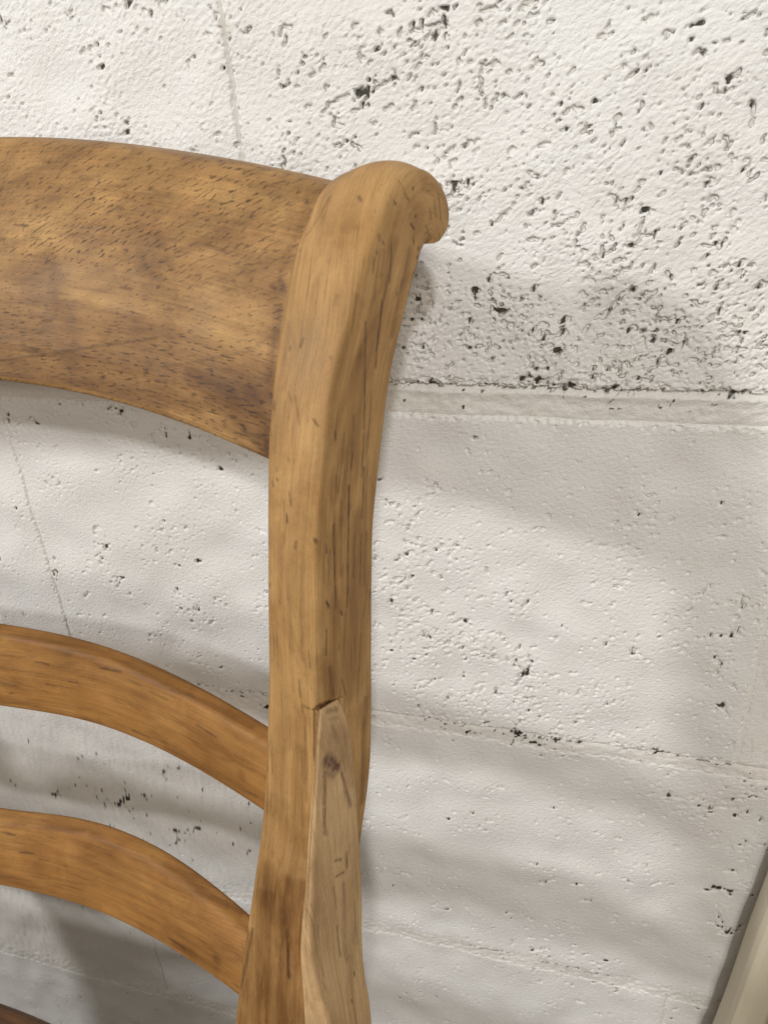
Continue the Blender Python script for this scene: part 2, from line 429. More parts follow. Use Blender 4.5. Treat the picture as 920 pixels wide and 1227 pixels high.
def paint_mat(name='white_masonry_paint', k=1.0):
    mt, nt, bs = newmat(name)
    L = nt.links.new
    tc = N(nt, 'ShaderNodeTexCoord').outputs['Object']
    bare = N(nt, 'ShaderNodeAttribute', attribute_name='bare_pit_shade').outputs['Fac']
    col = ramp(nt, noise(nt, tc, 9, 5, 0.6), [(0.3, (0.75, 0.73, 0.70)), (0.65, (0.82, 0.81, 0.785))])
    col = mixc(nt, ramp(nt, noise(nt, mapped(nt, tc, loc=(3, 1, 0)), 55, 4, 0.6), [(0.58, 0.0), (0.78, 0.35)]), col, (0.66, 0.61, 0.53))
    if k < 1: col = mixc(nt, 1.0, col, (k, k * .985, k * .96), 'MULTIPLY')
    cc = ramp(nt, noise(nt, tc, 300, 3), [(0.3, (0.012, 0.011, 0.008)), (0.7, (0.085, 0.076, 0.058))])  # bare concrete taken near-black, shade inside the pits included in the colour
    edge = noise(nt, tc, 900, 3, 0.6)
    bm_ = mth(nt, 'ADD', bare, mth(nt, 'MULTIPLY', mth(nt, 'SUBTRACT', edge, 0.5), 0.5))  # mask of bare concrete and pit shade, edge broken up
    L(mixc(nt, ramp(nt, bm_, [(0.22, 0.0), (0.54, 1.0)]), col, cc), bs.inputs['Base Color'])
    bs.inputs['Roughness'].default_value = 0.55
    bs.inputs['Specular IOR Level'].default_value = 0.35
    b = N(nt, 'ShaderNodeBump', Strength=0.9, Distance=0.0007)
    v1 = turned(nt, tc, R(28), (1, 1, 1.7), 1)
    gran = mth(nt, 'ADD', noise(nt, v1, 380, 3, 0.65), mth(nt, 'MULTIPLY', noise(nt, mapped(nt, v1, (1, 1, 1), loc=(5, 2, 1)), 850, 2), 0.45))
    L(gran, b.inputs['Height'])
    L(b.outputs[0], bs.inputs['Normal'])
    return mt

PAINT = paint_mat()
PAINT_J = paint_mat('white_joint_paint', 0.985)
wall = empty('block_wall', (0, 0, 0))
tag(wall, 'white painted concrete block wall full of small dark pits', 'wall')

def axis_pts(a, b, lo, hi, fine, coarse, edge=0.0035):
    """Fine steps inside [lo, hi], coarse outside, extra points at the rounded rim."""
    pts = [a, b]
    f0, f1 = max(a, lo), min(b, hi)
    if f1 > f0: pts += list(np.linspace(f0, f1, max(2, int((f1 - f0) / fine))))
    if a < lo: pts += list(np.linspace(a, min(b, lo), max(2, int((min(b, lo) - a) / coarse))))
    if b > hi: pts += list(np.linspace(max(a, hi), b, max(2, int((b - max(a, hi)) / coarse))))
    for k in (0.15, 0.4, 0.7, 1.0):
        pts += [a + edge * k, b - edge * k]
    return np.unique(np.round(pts, 6))

def block(x0, x1, z0, z1, proud, fine, xlo, xhi):
    xs = axis_pts(x0, x1, xlo, xhi, fine, 0.012)
    zs = axis_pts(z0, z1, -0.90, 0.10, fine, 0.012)
    A, B = np.meshgrid(xs, zs, indexing='ij')
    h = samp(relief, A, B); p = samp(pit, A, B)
    ed = np.minimum(2.2 * np.minimum(A - x0, x1 - A), np.minimum(B - z0, z1 - B))
    ed = ed + 0.0011 * samp(f_pit2, A, B) * np.clip(ed / 0.0015, 0, 1)
    rim = np.clip(1 - ed / 0.0030, 0, 1)
    mort = 0.0020 + 0.0012 * (1 / (1 + np.exp(-(B + 0.133) / 0.002)))
    y = -(proud + h) + (proud - mort + 0.0005) * rim ** 2
    # chipped lower arris of the rough course
    if z0 > -0.13:
        chip = np.clip(1 - (B - z0) / 0.006, 0, 1) * np.clip(samp(f_pit, A, B) * .8 + samp(f_warp, A, B) * .5 - 0.15, 0, 1)
        y = y + 0.004 * chip; p = np.maximum(p, np.clip(chip * 1.8 - .35, 0, 1))
    # skirt going back into the wall
    P = np.stack([A, y, B + ZC], -1)
    n, k = A.shape
    full = np.zeros((n + 2, k + 2, 3)); full[1:-1, 1:-1] = P
    full[0, 1:-1] = P[0]; full[-1, 1:-1] = P[-1]; full[1:-1, 0] = P[:, 0]; full[1:-1, -1] = P[:, -1]
    full[0, 0] = P[0, 0]; full[0, -1] = P[0, -1]; full[-1, 0] = P[-1, 0]; full[-1, -1] = P[-1, -1]
    full[0, :, 1] = full[-1, :, 1] = 0.03; full[:, 0, 1] = full[:, -1, 1] = 0.03
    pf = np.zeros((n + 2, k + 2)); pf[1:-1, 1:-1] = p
    return grid_mesh('concrete_block', full, mat=PAINT, parent=wall, attrs={'bare_pit_shade': pf}, flip=False)

BEDS = [0.325, 0.100, -0.1250, -0.3520, -0.5770, -0.7620, -0.90]
GAPS = [0.010, 0.010, 0.016, 0.009, 0.010, 0.010, 0.0]      # mortar below each bed line
JOINTS = [-0.354, -0.1753, -0.362, -0.1753, -0.376, -0.1753]
PROUD = [0.0044, 0.0044, 0.0026, 0.0024, 0.0023, 0.0022]
HG = 0.0007
for r_ in range(6):
    zt = BEDS[r_] - GAPS[r_]; zb = BEDS[r_ + 1]
    fine = (0.002, 0.00052, 0.00068, 0.0009, 0.0011, 0.0014)[r_]
    j = JOINTS[r_]
    edges = [j - 0.90, j - 0.45, j, j + 0.45, j + 0.90]
    for a, b in zip(edges[:-1], edges[1:]):
        if r_ == 0: fine = 0.02
        block(a + HG, b - HG, zb, zt, PROUD[r_] + 0.0006 * math.sin(a * 37 + r_), fine, *((-0.34, 0.11), (-0.34, 0.11), (-0.43, 0.13), (-0.50, 0.15), (-0.58, 0.16), (-0.64, 0.16))[r_])

# mortar behind and between the blocks, trowelled nearly flush
xs = np.unique(np.concatenate([np.linspace(-1.3, -0.64, 40)] + [np.linspace(-0.64, 0.17, 620)] + [np.linspace(j - 0.005, j + 0.005, 16) for j in (-0.354, -0.1753, -0.362, -0.376, 0.096, 0.074)] + [np.linspace(-0.64, 0.17, 620), np.linspace(0.17, 1.0, 50)]))
zs = np.unique(np.concatenate([np.linspace(-0.90, 0.325, 260)] + [np.linspace(b - 0.024, b + 0.006, 26) for b in BEDS[1:-1]]))
A, B = np.meshgrid(xs, zs, indexing='ij')
mh = samp(f_big, A, B) * 0.0005 + samp(f_pit, A, B) * 0.00018 + samp(f_bump, A, B) * 0.00012
line = np.exp(-((B - (BEDS[2] - 0.0172)) / 0.0012) ** 2) * 0.0010      # struck edge under the first bed
rec = np.zeros_like(A)
for r_ in range(6):                             # upright joints raked a little deeper
    in_r = (B < BEDS[r_] - GAPS[r_]) & (B > BEDS[r_ + 1])
    for k in (-1, 0, 1):
        rec = np.maximum(rec, in_r * (1.0 if k == 0 else 0.25) * np.exp(-((A - JOINTS[r_] - 0.45 * k) / 0.0022) ** 2))
line = line + rec * 0.0010
mo = grid_mesh('mortar', np.stack([A, -(0.0020 + 0.0013 * (1 / (1 + np.exp(-(B + 0.130) / 0.001))) + mh) + line + np.exp(-((B - BEDS[2] + 0.0004) / 0.0016) ** 2) * 0.0030 + 0.0008 * np.exp(-((B - BEDS[3]) / 0.001) ** 2), B + ZC], -1), mat=PAINT_J, parent=wall,
               attrs={'bare_pit_shade': np.clip(samp(pit, A, B) * .7, 0, 1)})
core = box('wall_core', (-0.15, 0.075, ZC - 0.2875), (2.3, 0.10, 1.225), PAINT, wall, 0.002)

STROKES = {'back_post': [((-0.0738, -0.111, 0.8603), (-0.0745, -0.1132, 0.8484), 0.00028, 0.7), ((-0.0761, -0.1181, 0.843), (-0.0778, -0.1229, 0.8273), 0.00071, 0.9), ((-0.0772, -0.1214, 0.8341), (-0.0782, -0.124, 0.8217), 0.00057, 0.7), ((-0.0794, -0.1279, 0.8383), (-0.0802, -0.1304, 0.8208), 0.00022, 0.75), ((-0.0802, -0.1304, 0.8208), (-0.081, -0.1335, 0.8027), 0.00023, 0.75), ((-0.0698, -0.0991, 0.8652), (-0.0692, -0.0971, 0.8633), 0.00058, 1), ((-0.0695, -0.0978, 0.8606), (-0.0694, -0.0973, 0.8583), 0.00051, 0.7), ((-0.0755, -0.1158, 0.8621), (-0.0752, -0.115, 0.8612), 0.00041, 0.6), ((-0.0731, -0.1075, 0.8735), (-0.0727, -0.1068, 0.8726), 0.00035, 0.8), ((-0.0772, -0.1208, 0.8574), (-0.0775, -0.1218, 0.8536), 0.00082, 0.45), ((-0.0753, -0.1153, 0.8591), (-0.0761, -0.118, 0.8515), 0.00083, 0.35), ((-0.0745, -0.1134, 0.8506), (-0.0767, -0.1201, 0.8381), 0.00043, 0.6), ((-0.0649, -0.0834, 0.8709), (-0.0646, -0.0828, 0.8652), 0.00045, 0.5), ((-0.0658, -0.0865, 0.8685), (-0.0657, -0.0861, 0.8651), 0.00045, 0.45), ((-0.0675, -0.0908, 0.8758), (-0.0649, -0.0832, 0.8723), 0.00058, 0.25), ((-0.0845, -0.1442, 0.7852), (-0.0858, -0.1474, 0.7627), 0.00026, 0.95), ((-0.0858, -0.1474, 0.7627), (-0.0868, -0.1514, 0.7392), 0.00027, 0.95), ((-0.0878, -0.1537, 0.7745), (-0.0889, -0.1577, 0.7421), 0.00026, 0.95), ((-0.0861, -0.1488, 0.7815), (-0.0875, -0.1532, 0.7533), 0.00022, 0.5), ((-0.0816, -0.135, 0.7883), (-0.0828, -0.138, 0.7696), 0.00045, 0.8), ((-0.0832, -0.1392, 0.7632), (-0.0842, -0.143, 0.7437), 0.00046, 0.6), ((-0.0905, -0.1618, 0.7476), (-0.0901, -0.1609, 0.7449), 0.00059, 1), ((-0.0881, -0.1553, 0.7395), (-0.0879, -0.1546, 0.7375), 0.00046, 0.9), ((-0.091, -0.1635, 0.7364), (-0.0915, -0.165, 0.7262), 0.0003, 0.7), ((-0.0826, -0.1384, 0.8085), (-0.084, -0.1424, 0.7915), 0.00043, 0.5), ((-0.0792, -0.1275, 0.8138), (-0.0808, -0.1324, 0.7937), 0.00044, 0.5), ((-0.0811, -0.1337, 0.8006), (-0.0822, -0.1368, 0.7858), 0.00029, 0.6), ((-0.0866, -0.15, 0.7916), (-0.0871, -0.1517, 0.7829), 0.00028, 0.5), ((-0.0912, -0.1641, 0.7198), (-0.0911, -0.1636, 0.7055), 0.00123, 0.45), ((-0.0892, -0.1582, 0.7094), (-0.0889, -0.1571, 0.7016), 0.00048, 0.6), ((-0.0829, -0.1384, 0.7409), (-0.0841, -0.1422, 0.7279), 0.00064, 0.4), ((-0.0989, -0.167, 0.7396), (-0.0989, -0.1693, 0.7265), 0.00104, 0.35), ((-0.1003, -0.1725, 0.7074), (-0.0954, -0.1732, 0.707), 0.00039, 0.7), ((-0.1012, -0.1704, 0.7174), (-0.1009, -0.1717, 0.7107), 0.00046, 0.45), ((-0.092, -0.1513, 0.8121), (-0.0904, -0.1522, 0.8105), 0.00048, 0.8), ((-0.0843, -0.1104, 0.8755), (-0.0835, -0.1111, 0.8745), 0.00042, 0.8), ((-0.0996, -0.1465, 0.8182), (-0.0974, -0.1507, 0.8101), 0.00021, 0.4), ((-0.1173, -0.1716, 0.6871), (-0.1187, -0.1799, 0.6546), 0.00049, 0.6), ((-0.1268, -0.1942, 0.6), (-0.1342, -0.2012, 0.5669), 0.00061, 0.6), ((-0.096, -0.1063, 0.8755), (-0.103, -0.1128, 0.8641), 0.00043, 0.5), ((-0.1047, -0.1161, 0.8598), (-0.1047, -0.1161, 0.8598), 0.00057, 0.5), ((-0.064, -0.0801, 0.8727), (-0.0635, -0.0795, 0.8642), 0.00045, 0.6), ((-0.0668, -0.0894, 0.8633), (-0.0665, -0.0863, 0.8589), 0.00045, 0.6), ((-0.0709, -0.1011, 0.8751), (-0.0701, -0.0991, 0.8728), 0.00042, 0.5), ((-0.0733, -0.1023, 0.8797), (-0.0712, -0.1017, 0.8768), 0.00028, 0.4), ((-0.076, -0.1175, 0.8595), (-0.0776, -0.1226, 0.8443), 0.00055, 0.4), ((-0.0809, -0.1307, 0.8482), (-0.0821, -0.1355, 0.8364), 0.00041, 0.45), ((-0.0846, -0.1443, 0.8047), (-0.0865, -0.15, 0.7853), 0.00042, 0.45), ((-0.0844, -0.1431, 0.7652), (-0.0853, -0.1465, 0.7494), 0.00045, 0.5), ((-0.0873, -0.1527, 0.7367), (-0.0888, -0.1572, 0.7147), 0.00062, 0.45), ((-0.0849, -0.1452, 0.722), (-0.0869, -0.1508, 0.6932), 0.00081, 0.45), ((-0.0891, -0.157, 0.7659), (-0.0897, -0.1595, 0.7536), 0.00029, 0.5), ((-0.0704, -0.1006, 0.8566), (-0.0747, -0.1129, 0.8305), 0.00131, 0.22), ((-0.0805, -0.1318, 0.7998), (-0.0815, -0.1345, 0.7814), 0.00103, 0.35), ((-0.0815, -0.1345, 0.7814), (-0.0826, -0.137, 0.762), 0.00105, 0.35), ((-0.0826, -0.137, 0.762), (-0.0835, -0.1405, 0.7421), 0.00108, 0.35), ((-0.0889, -0.1564, 0.7851), (-0.0906, -0.1618, 0.755), 0.0007, 0.25), ((-0.0859, -0.1477, 0.6819), (-0.0881, -0.1536, 0.64), 0.00119, 0.3), ((-0.0894, -0.1581, 0.6243), (-0.0894, -0.1581, 0.6243), 0.0009, 0.35), ((-0.1033, -0.1317, 0.8408), (-0.1052, -0.1415, 0.8236), 0.00098, 0.12), ((-0.1062, -0.145, 0.8159), (-0.1076, -0.1505, 0.7999), 0.00113, 0.14), ((-0.1056, -0.1585, 0.7718), (-0.1077, -0.1629, 0.7465), 0.00116, 0.2), ((-0.0982, -0.1629, 0.7616), (-0.0995, -0.1674, 0.7362), 0.00116, 0.22), ((-0.1107, -0.1941, 0.6048), (-0.1109, -0.1993, 0.5808), 0.00086, 0.8), ((-0.1039, -0.1628, 0.754), (-0.1028, -0.1679, 0.7286), 0.00089, 0.2), ((-0.1103, -0.1644, 0.7325), (-0.1104, -0.167, 0.719), 0.00061, 0.2), ((-0.1011, -0.1763, 0.6881), (-0.1025, -0.1829, 0.6546), 0.00063, 0.3), ((-0.0991, -0.1736, 0.7026), (-0.1002, -0.1806, 0.6665), 0.00031, 0.35), ((-0.1119, -0.1919, 0.6136), (-0.1104, -0.1947, 0.602), 0.00102, 0.35), ((-0.0963, -0.1691, 0.7306), (-0.0959, -0.1704, 0.7241), 0.00045, 0.4), ((-0.1043, -0.1562, 0.7838), (-0.1039, -0.1581, 0.7767), 0.00057, 0.3), ((-0.1017, -0.1564, 0.7873), (-0.1011, -0.1575, 0.7831), 0.00028, 0.45), ((-0.1025, -0.1451, 0.819), (-0.1012, -0.1467, 0.8167), 0.00042, 0.4)], 'crest_rail': [((-0.111, -0.1228, 0.8429), (-0.1132, -0.1337, 0.8209), 0.00043, 0.5), ((-0.114, -0.1357, 0.8154), (-0.1154, -0.1424, 0.7944), 0.00044, 0.55), ((-0.2271, -0.1078, 0.8132), (-0.1989, -0.1126, 0.8143), 0.00088, 0.22), ((-0.1989, -0.1126, 0.8143), (-0.1719, -0.1185, 0.8158), 0.00085, 0.22), ((-0.1468, -0.1229, 0.8213), (-0.1153, -0.1336, 0.8193), 0.00093, 0.25), ((-0.228, -0.0885, 0.8574), (-0.2216, -0.1003, 0.836), 0.00139, 0.14), ((-0.1614, -0.1049, 0.8498), (-0.1578, -0.1132, 0.836), 0.00127, 0.16), ((-0.1057, -0.102, 0.8715), (-0.1113, -0.1114, 0.8591), 0.00117, 0.2), ((-0.1132, -0.1173, 0.8503), (-0.1101, -0.1206, 0.8467), 0.00117, 0.4), ((-0.1125, -0.1158, 0.8529), (-0.1125, -0.1158, 0.8529), 0.00073, 0.35), ((-0.1126, -0.1247, 0.839), (-0.1134, -0.1313, 0.8261), 0.00073, 0.3), ((-0.2557, -0.1036, 0.8143), (-0.2249, -0.1064, 0.8191), 0.00029, 0.55), ((-0.2249, -0.1064, 0.8191), (-0.1956, -0.1099, 0.8238), 0.00028, 0.55), ((-0.1956, -0.1099, 0.8238), (-0.1679, -0.1142, 0.8285), 0.00027, 0.55), ((-0.165, -0.1192, 0.8182), (-0.1233, -0.1272, 0.8277), 0.00032, 0.5), ((-0.1233, -0.1272, 0.8277), (-0.1108, -0.1273, 0.8353), 0.0003, 0.4), ((-0.1719, -0.0827, 0.8771), (-0.1666, -0.0849, 0.8757), 0.00082, 0.35), ((-0.1807, -0.0799, 0.8787), (-0.1645, -0.0875, 0.8732), 0.00066, 0.3), ((-0.1513, -0.0937, 0.869), (-0.14, -0.0952, 0.87), 0.00047, 0.3), ((-0.1464, -0.0979, 0.865), (-0.1433, -0.0996, 0.8637), 0.00047, 0.25), ((-0.1996, -0.1151, 0.8056), (-0.1639, -0.1244, 0.8032), 0.00085, 0.2), ((-0.2548, -0.101, 0.8235), (-0.2263, -0.1028, 0.8279), 0.00145, 0.2)], 'back_rail1': [((-0.2198, -0.1456, 0.6534), (-0.2198, -0.1456, 0.6534), 0.00099, 0.3), ((-0.2869, -0.1378, 0.6447), (-0.2243, -0.1442, 0.6575), 0.00085, 0.25), ((-0.2822, -0.1346, 0.6655), (-0.2331, -0.1398, 0.67), 0.00146, 0.2), ((-0.2311, -0.1439, 0.6507), (-0.1779, -0.1551, 0.6563), 0.001, 0.25), ((-0.217, -0.1393, 0.6798), (-0.2037, -0.1414, 0.6812), 0.00035, 0.8), ((-0.1991, -0.1434, 0.6788), (-0.1916, -0.1453, 0.6782), 0.00028, 0.4), ((-0.2838, -0.1363, 0.6571), (-0.2728, -0.1372, 0.6575), 0.00147, 0.45), ((-0.2832, -0.1358, 0.66), (-0.2508, -0.1395, 0.659), 0.00084, 0.3), ((-0.1866, -0.1468, 0.6775), (-0.1768, -0.1495, 0.6767), 0.00075, 0.35), ((-0.2814, -0.1328, 0.6721), (-0.2596, -0.1341, 0.6749), 0.00031, 0.35), ((-0.2097, -0.1452, 0.6671), (-0.202, -0.147, 0.6666), 0.00029, 0.4), ((-0.1318, -0.1593, 0.6781), (-0.1318, -0.1593, 0.6781), 0.00103, 0.45)], 'back_rail2': [((-0.3007, -0.1645, 0.542), (-0.2405, -0.1687, 0.5552), 0.00137, 0.3), ((-0.2116, -0.1731, 0.5611), (-0.1817, -0.1809, 0.56), 0.00145, 0.25), ((-0.1817, -0.1809, 0.56), (-0.1532, -0.189, 0.5605), 0.0014, 0.25), ((-0.3003, -0.1537, 0.5689), (-0.2418, -0.1557, 0.583), 0.00091, 0.25), ((-0.1976, -0.1631, 0.5864), (-0.1695, -0.1703, 0.5831), 0.00102, 0.25), ((-0.1695, -0.1703, 0.5831), (-0.144, -0.1757, 0.5777), 0.00098, 0.25), ((-0.2764, -0.1646, 0.5494), (-0.2285, -0.1691, 0.562), 0.00089, 0.25), ((-0.2999, -0.1568, 0.5628), (-0.2639, -0.1579, 0.572), 0.00045, 0.2), ((-0.24, -0.1614, 0.5753), (-0.1846, -0.1735, 0.5766), 0.00106, 0.15), ((-0.1527, -0.1748, 0.5795), (-0.1527, -0.1748, 0.5795), 0.00097, 0.4)], 'seat_side': [((-0.0921, -0.1691, 0.7031), (-0.0903, -0.1638, 0.6996), 0.00109, 0.5), ((-0.0917, -0.1686, 0.6987), (-0.0902, -0.1641, 0.6958), 0.00079, 0.3), ((-0.0908, -0.1711, 0.6251), (-0.0907, -0.1713, 0.6212), 0.0007, 0.5), ((-0.093, -0.1778, 0.6312), (-0.0917, -0.1741, 0.6275), 0.00022, 0.9), ((-0.0929, -0.1785, 0.6224), (-0.0914, -0.1739, 0.6196), 0.00022, 0.9), ((-0.0935, -0.1808, 0.6191), (-0.0933, -0.182, 0.6059), 0.00069, 0.5), ((-0.0933, -0.1834, 0.5971), (-0.0924, -0.1858, 0.5811), 0.00088, 0.55), ((-0.0891, -0.1818, 0.5643), (-0.0888, -0.1819, 0.5627), 0.00055, 0.9), ((-0.0881, -0.1902, 0.5583), (-0.0877, -0.1904, 0.5569), 0.00055, 0.9), ((-0.0969, -0.1932, 0.61), (-0.0951, -0.1983, 0.5854), 0.0002, 0.6), ((-0.0953, -0.2, 0.5851), (-0.0942, -0.2002, 0.5802), 0.00034, 0.4), ((-0.0899, -0.1648, 0.6771), (-0.0896, -0.1643, 0.6676), 0.00049, 0.3)]}
STAINS = {'seat_side': [((-0.0928, -0.1731, 0.6825), (-0.091, -0.1686, 0.674), 0.00287, 1.0), ((-0.0933, -0.1749, 0.6777), (-0.0945, -0.1806, 0.6494), 0.0008, 0.7), ((-0.0903, -0.1667, 0.6699), (-0.0892, -0.1641, 0.6487), 0.00099, 0.7), ((-0.0929, -0.1741, 0.6769), (-0.0918, -0.1711, 0.6718), 0.0016, 0.5), ((-0.0916, -0.1752, 0.6133), (-0.091, -0.1829, 0.5743), 0.00175, 0.35), ((-0.0913, -0.1679, 0.6948), (-0.0905, -0.1661, 0.6848), 0.00127, 0.25), ((-0.0896, -0.1705, 0.5968), (-0.0893, -0.174, 0.5733), 0.00109, 0.35), ((-0.0935, -0.1753, 0.681), (-0.0947, -0.1813, 0.6511), 0.00056, 0.6), ((-0.0904, -0.1668, 0.6723), (-0.0899, -0.166, 0.6578), 0.00082, 0.55), ((-0.0899, -0.166, 0.6578), (-0.0895, -0.1653, 0.6485), 0.00084, 0.45), ((-0.0943, -0.1799, 0.6534), (-0.094, -0.1794, 0.6481), 0.00082, 0.4), ((-0.0907, -0.1706, 0.6276), (-0.0907, -0.1716, 0.6195), 0.00087, 0.6), ((-0.0901, -0.1674, 0.6425), (-0.0905, -0.1693, 0.6347), 0.00051, 0.3)], 'crest_rail': [((-0.1125, -0.1175, 0.8504), (-0.1108, -0.1204, 0.8467), 0.00087, 0.5)]}
